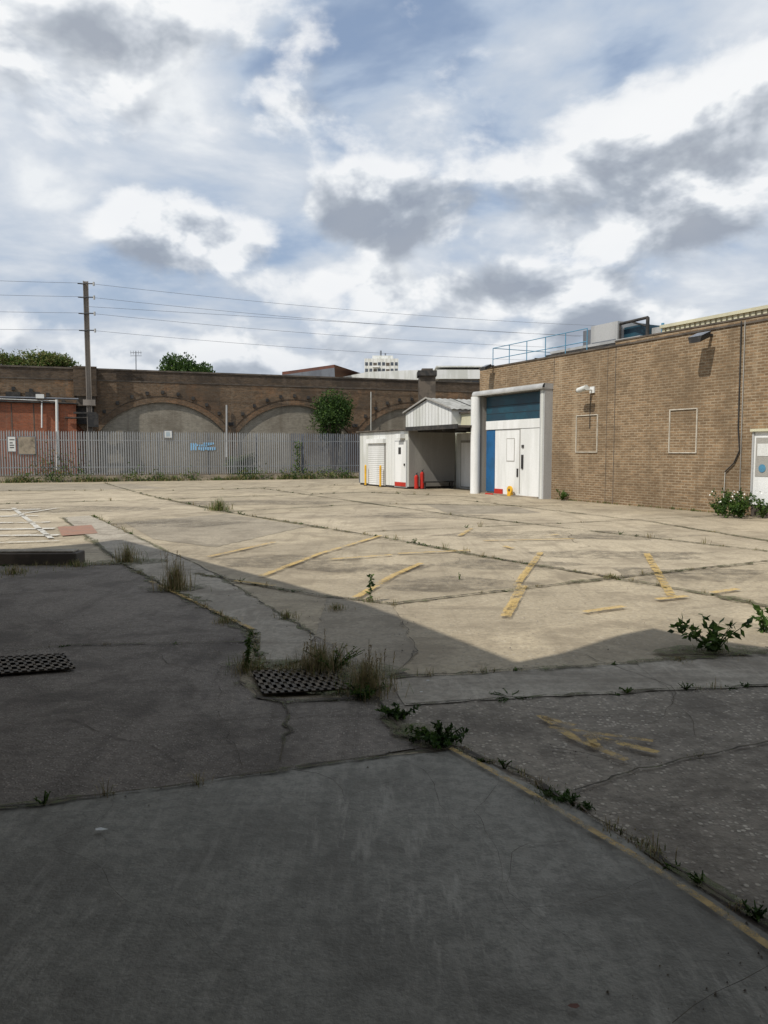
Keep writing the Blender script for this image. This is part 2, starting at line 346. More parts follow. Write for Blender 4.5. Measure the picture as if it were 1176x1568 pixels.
# markings
mk = B('road_markings')
def mark(x0, y0, x1, y1, w=.1, m=None, z=.0285):
    a = Vector(G(x0, y0)); c = Vector(G(x1, y1)); d = (c-a).normalized(); n = Vector((-d.y, d.x))*w/2
    k = max(2, int((c-a).length/.12)); pr = None
    for i in range(k+1):
        p = a.lerp(c, i/k); cu = (p+n*R.uniform(.8, 1.05), p-n*R.uniform(.8, 1.05))
        if pr: mk.face([(*pr[0], z), (*cu[0], z), (*cu[1], z), (*pr[1], z)], m or M_yel)
        pr = cu
for q in [(400, 885, 490, 850), (490, 850, 583, 822), (545, 918, 600, 885), (600, 885, 645, 865), (774, 948, 800, 900, .12), (790, 900, 828, 848, .1), (990, 850, 1028, 916, .11),
          (895, 941, 955, 932), (1005, 921, 1052, 916), (1090, 911, 1130, 905), (505, 859, 600, 852), (320, 855, 420, 832, .11, M_yel2), (704, 822, 722, 811), (610, 850, 720, 845), (770, 838, 785, 842), (740, 830, 880, 827, .1, M_yel2), (360, 892, 420, 900, .1, M_yel2), (835, 822, 855, 820)]:
    mark(*q)
for q in [(828, 1102, 880, 1138, .065, M_yel), (880, 1138, 960, 1172, .055, M_yel2), (895, 1132, 1008, 1160, .06, M_yel), (830, 1105, 880, 1118, .05, M_yel2), (900, 1132, 915, 1152, .06, M_yel), (840, 1120, 1000, 1142, .04, M_yel2)]: mark(*q)
edge = [(690, 1153), (780, 1203), (860, 1252), (960, 1313), (1080, 1392), (1176, 1460), (1350, 1580)]
for a, c in zip(edge[:-1], edge[1:]): mark(*a, *c, .036, M_yel2)
for a, c in zip([(230, 893), (330, 940)], [(330, 940), (388, 968)]): mark(*a, *c, .05, M_yel2)
for k in range(5):
    y0 = 781+k*10; mark(0-60, y0+2, 62+k*7, y0, .26, M_whp)
mark(-60, 835, 90, 830, .12, M_whp); mark(90, 779, 20, 790, .12, M_whp); mark(20, 779, 78, 826, .12, M_whp)
mk.done()
sheet('ground_patch', [(88, 808), (140, 805), (150, 818), (95, 822)], .0205, M_redp)
def drain(name, quad, nx, ny):
    b = B(name); P = [Vector((*G(*q), 0)) for q in quad]
    b.face([p+Vector((0, 0, .029)) for p in P], M_soil)
    def q(u, v): return P[0].lerp(P[1], u).lerp(P[3].lerp(P[2], u), v)
    def bar(u0, v0, u1, v1):
        lo = [q(u0, v0), q(u1, v0), q(u1, v1), q(u0, v1)]; h = Vector((0, 0, .036)); l = Vector((0, 0, .0295))
        b.face([p+h for p in lo], M_iron)
        for i in range(4): b.face([lo[i]+l, lo[(i+1) % 4]+l, lo[(i+1) % 4]+h, lo[i]+h], M_iron)
    for i in range(nx+1): u = i/nx; bar(max(0, u-.022), 0, min(1, u+.022), 1)
    for j in range(ny+1): v = j/ny; bar(0, max(0, v-.07), 1, min(1, v+.07))
    b.done()
drain('drain_cover', [(385, 1034), (505, 1030), (535, 1062), (402, 1070)], 11, 4)
drain('drain_cover', [(-70, 1016), (98, 1007), (116, 1030), (-70, 1044)], 14, 4)
fr = Fr(G(8, 866), math.radians(2)); b = B('concrete_block')
L = (Vector(G(124, 860))-Vector(G(8, 866))).length
b.box(fr, -.3, L, 0, .35, 0, .17, M_cop); b.box(fr, -.3, L-.06, .05, .3, .17, .20, M_strip); b.done(bevel=.015)
# ------------------------------------------------------------------ viaduct
va = math.atan2(.357, .934); V = Fr((-23, 46.1), va); VN = V.n
H = 6.75; K0, K1 = -40, 34
via = empty('railway_viaduct', V.p(0, 0, 0))
wb = B('wall'); half, Rr, cz, spr = 3.85, 4.93, -.18, 2.9; pitch = 8.6; c0 = 9.55; RD = .13
centers = [c0+i*pitch for i in range(-6, 4) if c0+i*pitch-half > K0 and c0+i*pitch+half < K1-.4]
ks = sorted(set([K0, K1]+[round(c+half*math.sin(t*math.pi/2/14), 4) for c in centers for t in range(-14, 15)]))
for a, c in zip(ks[:-1], ks[1:]):
    m_ = (a+c)/2; cc = c0+round((m_-c0)/pitch)*pitch
    if any(abs(cc-q) < .01 for q in centers) and abs(m_-cc) < half:
        za = cz+math.sqrt(max(0, Rr*Rr-(a-cc)**2)); zc = cz+math.sqrt(max(0, Rr*Rr-(c-cc)**2))
        wb.face([V.p(a, RD+.02, za), V.p(c, RD+.02, zc), V.p(c, 0, zc), V.p(a, 0, za)], M_vbrick)
    else: za = zc = 0
    wb.face([V.p(a, 0, za), V.p(c, 0, zc), V.p(c, 0, 6.0), V.p(a, 0, 6.0)], M_vbrick)
for c in centers:
    for sgn in (-1, 1): wb.face([V.p(c+sgn*half, 0, 0), V.p(c+sgn*half, RD+.02, 0), V.p(c+sgn*half, RD+.02, spr), V.p(c+sgn*half, 0, spr)], M_vbrick)
wb.box(V, K0, K1, -.03, .45, 5.98, 6.05, M_cop)
wb.box(V, K0, K1, -.002, .45, 6.05, H-.1, M_pbrick); wb.box(V, K0, K1, -.05, .5, H-.1, H, M_cop)
wb.box(V, K0, K1, .45, 9, 5.0, 5.9, M_cop); wb.box(V, K1-.4, K1, .003, 9, 0, 5.95, M_vbrick)
wb.done(via)
ib = B('arch_infill'); rg = B('arch_rings')
for i, c in enumerate(centers):
    mt = M_redb if c < 3 else M_vinf
    ib.face([V.p(c-half-.05, RD, 0), V.p(c+half+.05, RD, 0), V.p(c+half+.05, RD, 4.9), V.p(c-half-.05, RD, 4.9)], mt)
    a0 = math.asin(half/Rr); n = 26
    for k in range(n):
        t0 = -a0+2*a0*k/n; t1 = t0+2*a0/n
        def q(t, r, d): return V.p(c+r*math.sin(t), d, cz+r*math.cos(t))
        for r0, r1, d, mm in ((Rr-.005, Rr+.36, -.012, M_vbrick), (Rr+.36, Rr+.41, -.03, M_pbrick)):
            rg.face([q(t0, r0, d), q(t1, r0, d), q(t1, r1, d), q(t0, r1, d)], mm)
            rg.face([q(t0, r1, d), q(t1, r1, d), q(t1, r1, .1), q(t0, r1, .1)], mm)
    for k in range(-5, 6):
        t = k*a0/5.2; p = Rr+.62
        kk = c+p*math.sin(t); z = cz+p*math.cos(t)
        rg.box(V, kk-.11, kk+.08, -.08, .02, z-.1, z+.11, M_dark)
ib.done(via); rg.done(via)
vf = B('pipework')
def vp(px, py, off=0.): 
    w = hit(px, py, V.p(0, off, 0), VN)-V.o; return w.dot(V.e), w.z
def vline(p, q, r, m, off=-.75):
    a = vp(*p, off); c = vp(*q, off); vf.cyl(V.p(a[0], off, a[1]), V.p(c[0], off, c[1]), r, m, 8)
vline((-80, 612), (120, 618), .05, M_dark); vline((-80, 606), (120, 611), .05, M_galvd); vline((-80, 608), (86, 614), .03, M_white); vline((64, 614), (64, 655), .045, M_white); vline((87, 612), (88, 720), .09, M_white)
vline((100, 640), (150, 640), .05, M_dark); vline((347, 620), (347, 700), .06, M_galv, -.2); vline((568, 600), (568, 660), .03, M_white, -.2)
k_, z_ = vp(62, 607, -.8); vf.box(V, k_-.25, k_+.2, -1.0, -.7, z_-.12, z_+.12, M_white)
for px in (20, 50): 
    k_, z_ = vp(px, 604, -.1); vf.box(V, k_-.4, k_+.4, -.15, -.02, z_-.25, z_+.15, M_dark)
k_, z_ = vp(128, 632); vf.box(V, k_-.35, k_+.6, -.12, -.04, z_-.7, z_+.5, M_dark)
vf.done(via)
b = B('red_brick_wall'); a = vp(-160, 616, -.6); c = vp(116, 617, -.6)
b.box(V, a[0], c[0], -.6, -.03, 0, c[1]-.06, M_redb); b.box(V, a[0], c[0]+.05, -.65, -.03, c[1]-.06, c[1], M_cop)
for px in (18, 52): 
    k_, z_ = vp(px, 640, -.6); b.box(V, k_-.03, k_+.03, -.61, -.6, .2, c[1]-.1, M_cop)
b.done()
b = B('brick_pier'); k_, _ = vp(133, 600, 0); b.box(V, k_-.75, k_+.6, -.5, -.002, 5.0, 6.8, M_pbrick); b.box(V, k_-.6, k_+.5, -.35, -.003, 4.4, 5.0, M_cop)
b.done(via)
# ---- electricity pole + wires
kp = vp(136, 600, -.9)[0]; zt = vp(132, 431, -.9)[1]
pole = empty('electricity_pole', V.p(kp, -.9, 0)); b = B('post')
for (a0, a1, b0, b1) in ((-.17, -.12, -.15, .15), (.12, .17, -.15, .15), (-.12, .12, -.03, .03)): b.box(V, kp+a0*.9, kp+a1*.9, -.9+b0, -.9+b1, 0, zt, M_pole)
b.box(V, kp-.35, kp+.35, -1.1, -.66, 4.4, 4.75, M_pole); b.box(V, kp-.9, kp+.4, -1.1, -.95, 3.9, 4.0, M_dark); b.box(V, kp-.12, kp+.5, -1.25, -1.06, 3.1, 3.9, M_dark); b.done(pole)
b = B('insulators')
hs = [zt-.15, zt-.95, zt-1.9, zt-2.9]
for h in hs:
    b.cyl(V.p(kp, -1.05, h), V.p(kp+.45, -1.15, h), .035, M_dark); b.cyl(V.p(kp-.45, -1.15, h-.05), V.p(kp, -1.05, h-.05), .03, M_dark)
    b.cyl(V.p(kp+.45, -1.15, h-.12), V.p(kp+.45, -1.15, h+.1), .06, M_galv)
b.done(pole)
b = B('overhead_wires')
for h in hs:
    for k0, k1 in ((kp, kp+48), (kp, kp-40)):
        pts = [V.p(k0+(k1-k0)*t/16, -1.15, h-4*.55*(t/16)*(1-t/16)) for t in range(17)]
        b.tube(pts, .011, M_galvd, 4)
b.tube([V.p(kp, -1.05, zt-1.5), V.p(kp+40, 6, zt-.2)], .011, M_galvd, 4)
b.done()
# ------------------------------------------------------------------ palisade fence
fa = math.atan2(6.8, 18.3); Ff = Fr((-20, 40.2), fa); b = B('palisade_fence'); s = -14.; FL = 21.5
while s < FL:
    m = M_fence if s < 15.5 else M_galvd
    z0, z1 = .36, 2.72+R.uniform(-.03, .02); w = .034; P = Ff.p; t = R.uniform(-.012, .012)
    for (x0, x1, y0, y1) in ((-w, -.012, .0, -.03), (-.012, .012, -.03, -.03), (.012, w, -.03, 0)):
        zz0 = z1 if abs(x0) < .02 else z1-.09; zz1 = z1 if abs(x1) < .02 else z1-.09
        b.face([P(s+x0, y0, z0), P(s+x1, y1, z0), P(s+x1+t, y1, zz1), P(s+x0+t, y0, zz0)], m)
    s += .125
for z in (.75, 2.2): b.box(Ff, -14, FL, .01, .06, z, z+.055, M_galv)
s = -14
while s < FL: b.box(Ff, s-.05, s+.05, .06, .16, 0, 2.65, M_galvd); s += 2.75
b.done()
b = B('kerb'); b.box(Ff, -14, FL, -.25, .3, 0, .30, M_kerb); b.box(Ff, -14, FL, -.45, -.25, 0, .12, M_kerb); b.done()
b = B('trackside_verge'); b.face([Ff.p(-14, .3, .2), Ff.p(30, .3, .2), Ff.p(30, 7, .3), Ff.p(-14, 7, .3)], M_soil); b.done()
def fpt(px, py, off=-.06):
    w = hit(px, py, Ff.p(0, off, 0), Ff.n)-Ff.o; return w.dot(Ff.e), w.z
def signb(name, x0, y0, x1, y1, m, m2=None):
    b = B(name); a = fpt(x0, y0); c = fpt(x1, y1); b.box(Ff, a[0], c[0], -.07, -.045, c[1], a[1], M_galvd)
    b.box(Ff, a[0]+.03, c[0]-.03, -.073, -.068, c[1]+.03, a[1]-.03, m)
    if m2:
        for q in (.75, .55, .4, .25): b.box(Ff, a[0]+.1, a[0]+(c[0]-a[0])*R.uniform(.6, .85), -.077, -.071, c[1]+(a[1]-c[1])*q, c[1]+(a[1]-c[1])*(q+.06), m2)
    b.done()
signb('notice_sign', 11, 668, 25, 692, M_white, M_dark); signb('notice_board', 27, 668, 55, 696, M_kerb, None); signb('warning_sign', 251, 659, 264, 671, M_white, M_rail)
b = B('graffiti_tag'); wm = wmat('graffiti_blue', (.25, .5, .75))
for (x0, y0, x1, y1) in ((292, 690, 300, 680), (298, 684, 318, 682), (304, 690, 328, 686), (312, 682, 328, 679)):
    a = fpt(x0, y0); c = fpt(x1, y1); z0, z1 = sorted((a[1], c[1])); s = a[0]
    while s < c[0]: b.box(Ff, s, s+.07, -.05, -.036, z0+R.uniform(0, .06), z1+.05, wm); s += .125
b.done()
# ------------------------------------------------------------------ brick building (right)
D = Vector((.443, -.896, 0)).normalized(); da = math.atan2(D.y, D.x); Fb = Fr((6.1, 25.5), da)
def fs(px, py, off=0.):
    w = hit(px, py, Fb.p(0, off, 0), Fb.n)-Fb.o; return w.dot(Fb.e), w.z
HB = 4.78; S0, S1 = -5.35, 17
bb = empty('brick_building', Fb.p(0, 0, 0))
b = B('walls'); b.box(Fb, S0, S1, 0, 22, 0, HB, M_brick)
b.box(Fb, S0-.04, S1, -.03, .3, HB, HB+.05, M_cop)
sj = fs(942, 600)[0]; b.box(Fb, sj-.012, sj+.012, -.004, .01, 0, HB, M_cop); b.box(Fb, sj-.35, sj-.335, -.004, .01, 0, HB, M_cop)
b.box(Fb, sj, S1, -.03, .28, HB+.05, HB+.13, M_brick); b.box(Fb, sj-.02, S1, -.05, .3, HB+.13, HB+.17, M_cop)
sj2 = fs(848, 600)[0]; b.box(Fb, sj2-.012, sj2+.012, -.004, .01, 3.9, HB, M_cop)
b.done(bb)
b = B('upper_cladding')
a = fs(1015, 508, 3.); c = fs(1176, 473, 3.); zt2 = max(a[1], c[1])
s = a[0]
while s < S1:
    b.box(Fb, s, s+.12, 2.96, 3.0, HB-.2, zt2, M_cream); s += .2
b.box(Fb, a[0], S1, 3.0, 20, HB-.2, zt2, M_cream); b.box(Fb, a[0]-.05, S1, 2.9, 3.1, zt2, zt2+.1, M_cream); b.done(bb)
b = B('dock_shelter')
b.cyl(Fb.p(-4.98, -.42, 0), Fb.p(-4.98, -.42, 3.7), .185, M_white2, 20)
b.box(Fb, -5.1, -4.86, -.24, 0, 0, 3.7, M_greyw)
b.box(Fb, -1.13, -.88, -.34, 0, 0, 3.82, M_galv); b.box(Fb, -1.17, -1.13, -.3, 0, 0, 3.5, M_white2); b.box(Fb, -1.06, -.95, -.352, -.34, 0, 3.7, M_white)
n = 8
for k in range(n):
    t0, t1 = [math.pi/2*q/n for q in (k, k+1)]
    def q(s, t): return Fb.p(s, -.34-.12*math.cos(t), 3.76+.15*math.sin(t))
    b.face([q(-5.2, t0), q(-.86, t0), q(-.86, t1), q(-5.2, t1)], M_galv, True)
b.box(Fb, -5.2, -.86, -.34, 0, 3.72, 3.905, M_galv); b.box(Fb, -5.2, -.86, -.46, -.34, 3.72, 3.76, M_greyw)
b.done(bb)
b = B('loading_door')
b.box(Fb, -4.75, -1.2, -.03, 0, 0, 3.72, M_greyw)
b.box(Fb, -4.72, -1.22, -.10, -.03, 2.76, 3.68, M_teal)
for z in (3.02, 3.3): b.box(Fb, -4.72, -1.22, -.106, -.1, z, z+.015, M_black)
b.box(Fb, -4.72, -1.22, -.12, -.03, 2.44, 2.76, M_white2)
b.box(Fb, -4.72, -4.15, -.09, -.03, .1, 2.42, M_blue)
b.box(Fb, -4.14, -2.55, -.08, -.03, .02, 2.42, M_white2); b.box(Fb, -2.53, -1.24, -.11, -.03, .02, 2.42, M_white2)
b.box(Fb, -4.09, -3.6, -.14, -.09, .02, .22, M_red); b.box(Fb, -2.42, -2.32, -.15, -.11, 1.0, 1.5, M_dark); b.box(Fb, -2.42, -2.3, -.14, -.11, 1.75, 1.85, M_dark); b.box(Fb, -2.56, -2.52, -.12, -.08, .1, 2.4, M_greyw)
b.box(Fb, -3.4, -2.9, -.088, -.08, 1.25, 2.1, M_greyw); b.box(Fb, -3.37, -2.93, -.091, -.087, 1.28, 2.07, M_white2); b.box(Fb, -2.75, -2.66, -.1, -.08, .7, 1.0, M_dark)
b.done(bb, bevel=.008)
b = B('hose_reel'); b.cyl(Fb.p(-2.9, -.3, .22), Fb.p(-2.9, -.24, .22), .15, M_yelb, 16); b.box(Fb, -3.0, -2.8, -.32, -.2, 0, .12, M_yelb); b.cyl(Fb.p(-2.9, -.31, .22), Fb.p(-2.9, -.23, .22), .05, M_dark, 10); b.done(bb)
b = B('door_step'); b.box(Fb, -4.8, -1.25, -.3, -.0, 0, .04, M_kerb); b.box(Fb, -4.4, -3.9, -.34, -.3, 0, .05, M_red); b.done(bb)
b = B('wall_frames')
M_frm = wmat('faded_frame', (.52, .48, .40), (.42, .38, .31), 5)
for x0, y0, x1, y1 in ((1026, 627, 1067, 694), (883, 636, 915, 693)):
    a = fs(x0, y0); c = fs(x1, y1); w = .032
    b.box(Fb, a[0], c[0], -.03, .0, a[1]-w, a[1], M_frm); b.box(Fb, a[0], c[0], -.03, 0, c[1], c[1]+w, M_frm)
    b.box(Fb, a[0], a[0]+w, -.03, 0, c[1]+w, a[1]-w, M_frm); b.box(Fb, c[0]-w, c[0], -.03, 0, c[1]+w, a[1]-w, M_frm)
b.done(bb)
b = B('cables_and_shadow')
s1, z1 = fs(1137, 492); s2, z2 = fs(1132, 655); s3, z3 = fs(1134, 690); s4, z4 = fs(1112, 722)
b.tube([Fb.p(s1, -.04, z1), Fb.p(s2, -.04, z2), Fb.p(s3, -.04, z3), Fb.p((s3+s4)/2+.05, -.04, (z3+z4)/2-.05), Fb.p(s4, -.04, z4)], .018, M_dark)
b.tube([Fb.p(s4, -.04, z4), Fb.p(s4-.02, -.05, 0)], .008, M_white)
b.tube([Fb.p(s1+.1, -.03, z1), Fb.p(s2+.1, -.03, .6)], .012, M_greyw)
s5, z5 = fs(905, 603); b.tube([Fb.p(s5, -.03, z5), Fb.p(s5, -.03, z5-1.1)], .01, M_dark)  # thin dark tube stands in for the shadow cast below the camera
b.done(bb)
def flood(px, py, nm, sc_=1.):
    e = fs(px, py); s, z = e; b = B(nm)
    b.box(Fb, s-.04, s+.04, -.25, 0, z-.02, z+.04, M_dark)
    pts = [(-.22, -.28, .08), (.22, -.28, .08), (.22, -.62, -.06), (-.22, -.62, -.06)]
    lo = [(x*.8, y, zz-.16) for x, y, zz in pts]
    P = [Fb.p(s+x*sc_, y*sc_, z+zz*sc_) for x, y, zz in pts]; Q = [Fb.p(s+x*sc_, y*sc_, z+zz*sc_) for x, y, zz in lo]
    b.face(P, M_galvd); b.face(Q[::-1], M_dark)
    for i in range(4): b.face([P[i], Q[i], Q[(i+1) % 4], P[(i+1) % 4]], M_dark)
    b.done(bb)
flood(1090, 514, 'floodlight'); flood(756, 561, 'floodlight', .8)
b = B('security_camera'); s, z = fs(908, 597); b.cyl(Fb.p(s, 0, z), Fb.p(s, -.4, z), .03, M_white); b.cyl(Fb.p(s+.22, -.45, z+.04), Fb.p(s-.22, -.4, z-.02), .085, M_white, 12); b.cyl(Fb.p(s-.22, -.4, z-.02), Fb.p(s-.28, -.4, z-.03), .06, M_dark, 12); b.box(Fb, s-.1, s+.1, -.05, 0, z-.1, z+.1, M_white); b.done(bb)
b = B('side_door'); s, z = fs(1156, 652); s += .05
b.box(Fb, s, s+1.3, -.12, 0, .3, 2.1, M_white2); b.box(Fb, s-.03, s+1.33, -.2, 0, 2.1, 2.16, M_cream); b.box(Fb, s+.1, s+1.2, -.13, -.12, 1.0, 1.95, M_greyw)
b.cyl(Fb.p(s+.3, -.135, 1.2), Fb.p(s+.3, -.14, 1.2), .1, M_rail, 16); b.box(Fb, s+.0, s+.05, -.15, -.12, .3, 2.1, M_galv); b.box(Fb, s, s+1.3, -.1, 0, 0, .3, M_cop); b.box(Fb, s+.15, s+.8, -.137, -.132, 1.5, 1.8, M_white); b.done(bb)
b = B('roof_guard_rail')
for z in (5.2, 5.62):
    b.cyl(Fb.p(-5.2, .5, z), Fb.p(.2, .5, z), .014, M_rail, 6)
for k in range(6): s = -5.2+k*1.08; b.cyl(Fb.p(s, .5, HB), Fb.p(s, .5, 5.62), .016, M_rail, 6)
b.cyl(Fb.p(-5.2, .5, 5.62), Fb.p(-5.2, 3.5, 5.62), .014, M_rail, 6); b.done(bb)
b = B('air_handling_unit')
a = fs(905, 500, 2.5); c = fs(945, 530, 2.5); b.box(Fb, a[0], c[0], 2.5, 4.0, HB, a[1], M_galv)
for k in range(9): z = HB+.15+k*.07; b.box(Fb, a[0]+.08, c[0]-.08, 2.47, 2.5, z, z+.03, M_galvd)
a = fs(950, 503, 2.8); c = fs(984, 530, 2.8); b.box(Fb, a[0], c[0], 2.8, 4.0, HB+.05, a[1], M_teal)
a = fs(950, 496, 2.6); c = fs(992, 486, 2.6); b.cyl(Fb.p(a[0], 2.6, a[1]), Fb.p(c[0], 2.6, c[1]), .05, M_dark); b.cyl(Fb.p(c[0], 2.6, c[1]), Fb.p(c[0], 2.6, HB), .06, M_dark)
e = fs(965, 492, 2.6); b.cyl(Fb.p(c[0], 2.6, c[1]-.3), Fb.p(e[0], 2.6, e[1]), .03, M_dark); b.cyl(Fb.p(a[0], 2.6, a[1]), Fb.p(a[0], 2.6, HB), .04, M_dark)
a = fs(893, 507, 3.4); c = fs(906, 530, 3.4); b.box(Fb, a[0], c[0], 3.4, 4, HB, a[1], M_galvd)
a = fs(985, 505, 3.2); c = fs(1014, 530, 3.2); b.box(Fb, a[0], c[0], 3.2, 4, HB, a[1], M_galv)
b.cyl(Fb.p(c[0], 3.2, HB), Fb.p(c[0], 3.2, a[1]+.1), .05, M_rail)
b.done(bb)
b = B('roof_ducts')
for z, o, m in ((5.0, 1.6, M_galv), (5.15, 1.8, M_dark), (4.98, 1.2, M_dark), (5.3, 2.0, M_galv)):
    b.box(Fb, -3.6, 1.0, o, o+.15, z, z+.09, m)
for k in range(7): s = -3.5+k*.75; b.box(Fb, s, s+.05, 1.2, 1.9, HB, 5.1, M_dark)
a = fs(797, 548, 1.0); b.box(Fb, a[0], 1.2, 1.0, 1.12, HB+.07, HB+.2, M_galv); b.done(bb)
# ------------------------------------------------------------------ site office + canopy + shed
Fw = Fr((-1.2, 37.8), da); HW = 2.62
off = empty('site_office', Fw.p(0, 0, 0))
b = B('walls'); b.box(Fw, 0, 5.07, 0, 2.34, .1, HW-.1, M_white); b.box(Fw, 5.07, 5.09, .03, 2.34, .1, HW-.12, M_greyw); b.box(Fw, .03, 5.04, .03, 2.3, 0, .1, M_dark)
b.box(Fw, -.1, 5.1, -.12, 2.4, HW-.08, HW-.02, M_cop); b.box(Fw, -.02, .06, -.02, .02, .1, HW-.1, M_galvd)
s = .4
while s < 5: b.box(Fw, s-.006, s+.006, -.004, .0, .1, HW-.1, M_greyw); s += .62
b.done(off)
def ws(px, py):
    w = hit(px, py, Fw.p(0, 0, 0), Fw.n)-Fw.o; return w.dot(Fw.e), w.z
b = B('roller_door'); a = ws(566, 685)[0]; c = ws(590, 685)[0]
b.box(Fw, a-.05, c+.05, -.05, 0, .05, 2.15, M_greyw)
z = .08
while z < 1.98: b.box(Fw, a, c, -.075, -.05, z, z+.075, M_white2); z += .09
b.box(Fw, a-.08, c+.08, -.16, 0, 2.0, 2.2, M_white2); b.done(off)
b = B('office_door'); a = ws(606, 685)[0]; c = ws(623, 685)[0]
b.box(Fw, a-.06, c+.06, -.03, 0, .05, 2.1, M_galv); b.box(Fw, a, c, -.05, -.03, .1, 2.04, M_white2)
b.box(Fw, a+.35, a+.6, -.055, -.05, 1.5, 1.8, M_dark); b.box(Fw, a, c, -.056, -.05, .1, .28, M_red); b.box(Fw, c-.12, c-.06, -.1, -.05, 1.0, 1.1, M_dark); b.done(off)
b = B('office_lamp'); a = ws(614, 668); b.box(Fw, a[0]-.05, a[0]+.4, -.25, 0, a[1]-.1, a[1]+.1, M_white2); b.done(off)
for px in (567, 590):
    a = ws(px, 740)[0]; b = B('bollard'); b.cyl(Fw.p(a, -.25, 0), Fw.p(a, -.25, .95), .05, M_yelb, 12); b.cyl(Fw.p(a, -.25, .95), Fw.p(a, -.25, 1.0), .05, M_yelb, 12, r2=.02); b.cyl(Fw.p(a, -.25, 0), Fw.p(a, -.25, .03), .09, M_dark, 12); b.done()
can = empty('canopy', Fw.p(7, 0, 0))
b = B('roof'); b.box(Fw, 5.1, 9.3, -.12, 2.5, HW-.08, HW+.0, M_cop); b.box(Fw, 5.1, 9.3, -.16, -.12, HW-.13, HW+.04, M_dark); b.done(can)
b = B('beams')
for s in (6., 7., 8., 9.): b.box(Fw, s, s+.06, -.05, 2.3, HW-.2, HW-.08, M_dark)
b.done(can)
b = B('back_wall'); b.box(Fw, 5.1, 9.4, 2.4, 2.5, 0, HW-.2, M_white); a = 5.5; b.box(Fw, a, a+1.0, 2.37, 2.4, .05, 2.1, M_greyw); b.box(Fw, a+.08, a+.92, 2.35, 2.37, .1, 2.0, M_white2); b.done(can)
b = B('bench'); b.box(Fw, 5.25, 5.6, .5, 2.0, .28, .33, M_dark); b.box(Fw, 5.3, 5.36, .55, .6, 0, .28, M_dark); b.box(Fw, 5.3, 5.36, 1.9, 1.95, 0, .28, M_dark); b.box(Fw, 5.5, 5.56, .55, .6, 0, .28, M_dark); b.box(Fw, 5.5, 5.56, 1.9, 1.95, 0, .28, M_dark); b.done()
for (ss, nn, hh) in ((5.35, .25, .55), (5.4, .5, .68)):
    b = B('fire_extinguisher'); p = lambda z, dx=0: Fw.p(ss+dx, nn, z)
    b.cyl(p(.0), p(.03), .09, M_black, 12); b.cyl(p(.03), p(hh), .095, M_red, 14); b.cyl(p(hh), p(hh+.07), .095, M_red, 14, r2=.03); b.cyl(p(hh+.07), p(hh+.14), .025, M_black, 8)
    b.cyl(p(hh+.12), p(hh+.16, .12), .015, M_black, 6); b.tube([p(hh+.12), p(hh+.05, .13), p(hh-.25, .13), p(hh-.35, .12)], .014, M_black, 6); b.done()
Fs_ = Fr((1.08, 38.5), da); sh = empty('gabled_shed', Fs_.p(2, 0, 0)); b = B('walls')
w = 4.35; ap = 2.2; ev = 3.5; az = 4.08; Ls = 4.2
b.face([Fs_.p(0, 0, 0), Fs_.p(w, 0, 0), Fs_.p(w, 0, ev), Fs_.p(ap, 0, az), Fs_.p(0, 0, ev)], M_white)
b.face([Fs_.p(0, Ls, 0), Fs_.p(w, Ls, 0), Fs_.p(w, Ls, ev), Fs_.p(ap, Ls, az), Fs_.p(0, Ls, ev)], M_white)
b.face([Fs_.p(w, 0, 0), Fs_.p(w, Ls, 0), Fs_.p(w, Ls, ev), Fs_.p(w, 0, ev)], M_white); b.face([Fs_.p(0, 0, 0), Fs_.p(0, Ls, 0), Fs_.p(0, Ls, ev), Fs_.p(0, 0, ev)], M_white)
s = .2
while s < w: 
    zz = ev+(az-ev)*(s/ap if s < ap else (w-s)/(w-ap)); b.box(Fs_, s, s+.012, -.008, 0, 2.6, zz-.03, M_greyw); s += .3
b.done(sh)
b = B('roof')
for sa, sb, za, zb_ in ((-.15, ap, ev-.04, az), (w+.15, ap, ev-.04, az)):
    k = 0
    while k < Ls+.2:
        z_o = .06 if int(k/.15) % 2 else .03
        b.face([Fs_.p(sa, -.1+k, za+z_o), Fs_.p(sb, -.1+k, zb_+z_o), Fs_.p(sb, -.1+k+.15, zb_+(.09-z_o)), Fs_.p(sa, -.1+k+.15, za+(.09-z_o))], M_roof); k += .15
b.face([Fs_.p(-.12, -.12, ev), Fs_.p(ap, -.12, az+.02), Fs_.p(ap, -.12, az+.1), Fs_.p(-.12, -.12, ev+.07)], M_greyw)
b.face([Fs_.p(w+.12, -.12, ev), Fs_.p(ap, -.12, az+.02), Fs_.p(ap, -.12, az+.1), Fs_.p(w+.12, -.12, ev+.07)], M_greyw)
b.done(sh)
b = B('annexe'); b.box(Fs_, w+.0, w+1.6, .5, 4, 0, 3.3, M_cream); b.box(Fs_, w, w+1.7, .4, 4.1, 3.3, 3.38, M_cop); b.done(sh)
# ------------------------------------------------------------------ background buildings
def farbox(b, x0, y0, x1, y1, Y, dep, m, z0=None):
    a = atY(x0, y0, Y); c = atY(x1, y1, Y); b.box(W0, a.x, c.x, Y, Y+dep, c.z if z0 is None else z0, a.z, m)
b = B('chimney_stack'); farbox(b, 642, 575, 667, 600, 53, 1.5, M_cop, 0); farbox(b, 640, 567, 669, 575, 52.8, 1.9, M_dark); farbox(b, 646, 564, 663, 567, 53.2, 1., M_cop); b.done()
b = B('office_building')
farbox(b, 672, 580, 800, 600, 66, 20, M_greyw, 0); farbox(b, 668, 566, 800, 580, 65.5, 21, M_white); farbox(b, 668, 560, 800, 562, 65.6, 20, M_white)
for k in range(9): farbox(b, 684+k*13, 583, 694+k*13, 593, 65.97, .02, M_glass)
for k in range(9): farbox(b, 684+k*13, 600, 694+k*13, 612, 65.97, .02, M_glass)
b.done()
b = B('industrial_building'); a = atY(525, 577, 95); c = atY(760, 562, 95)
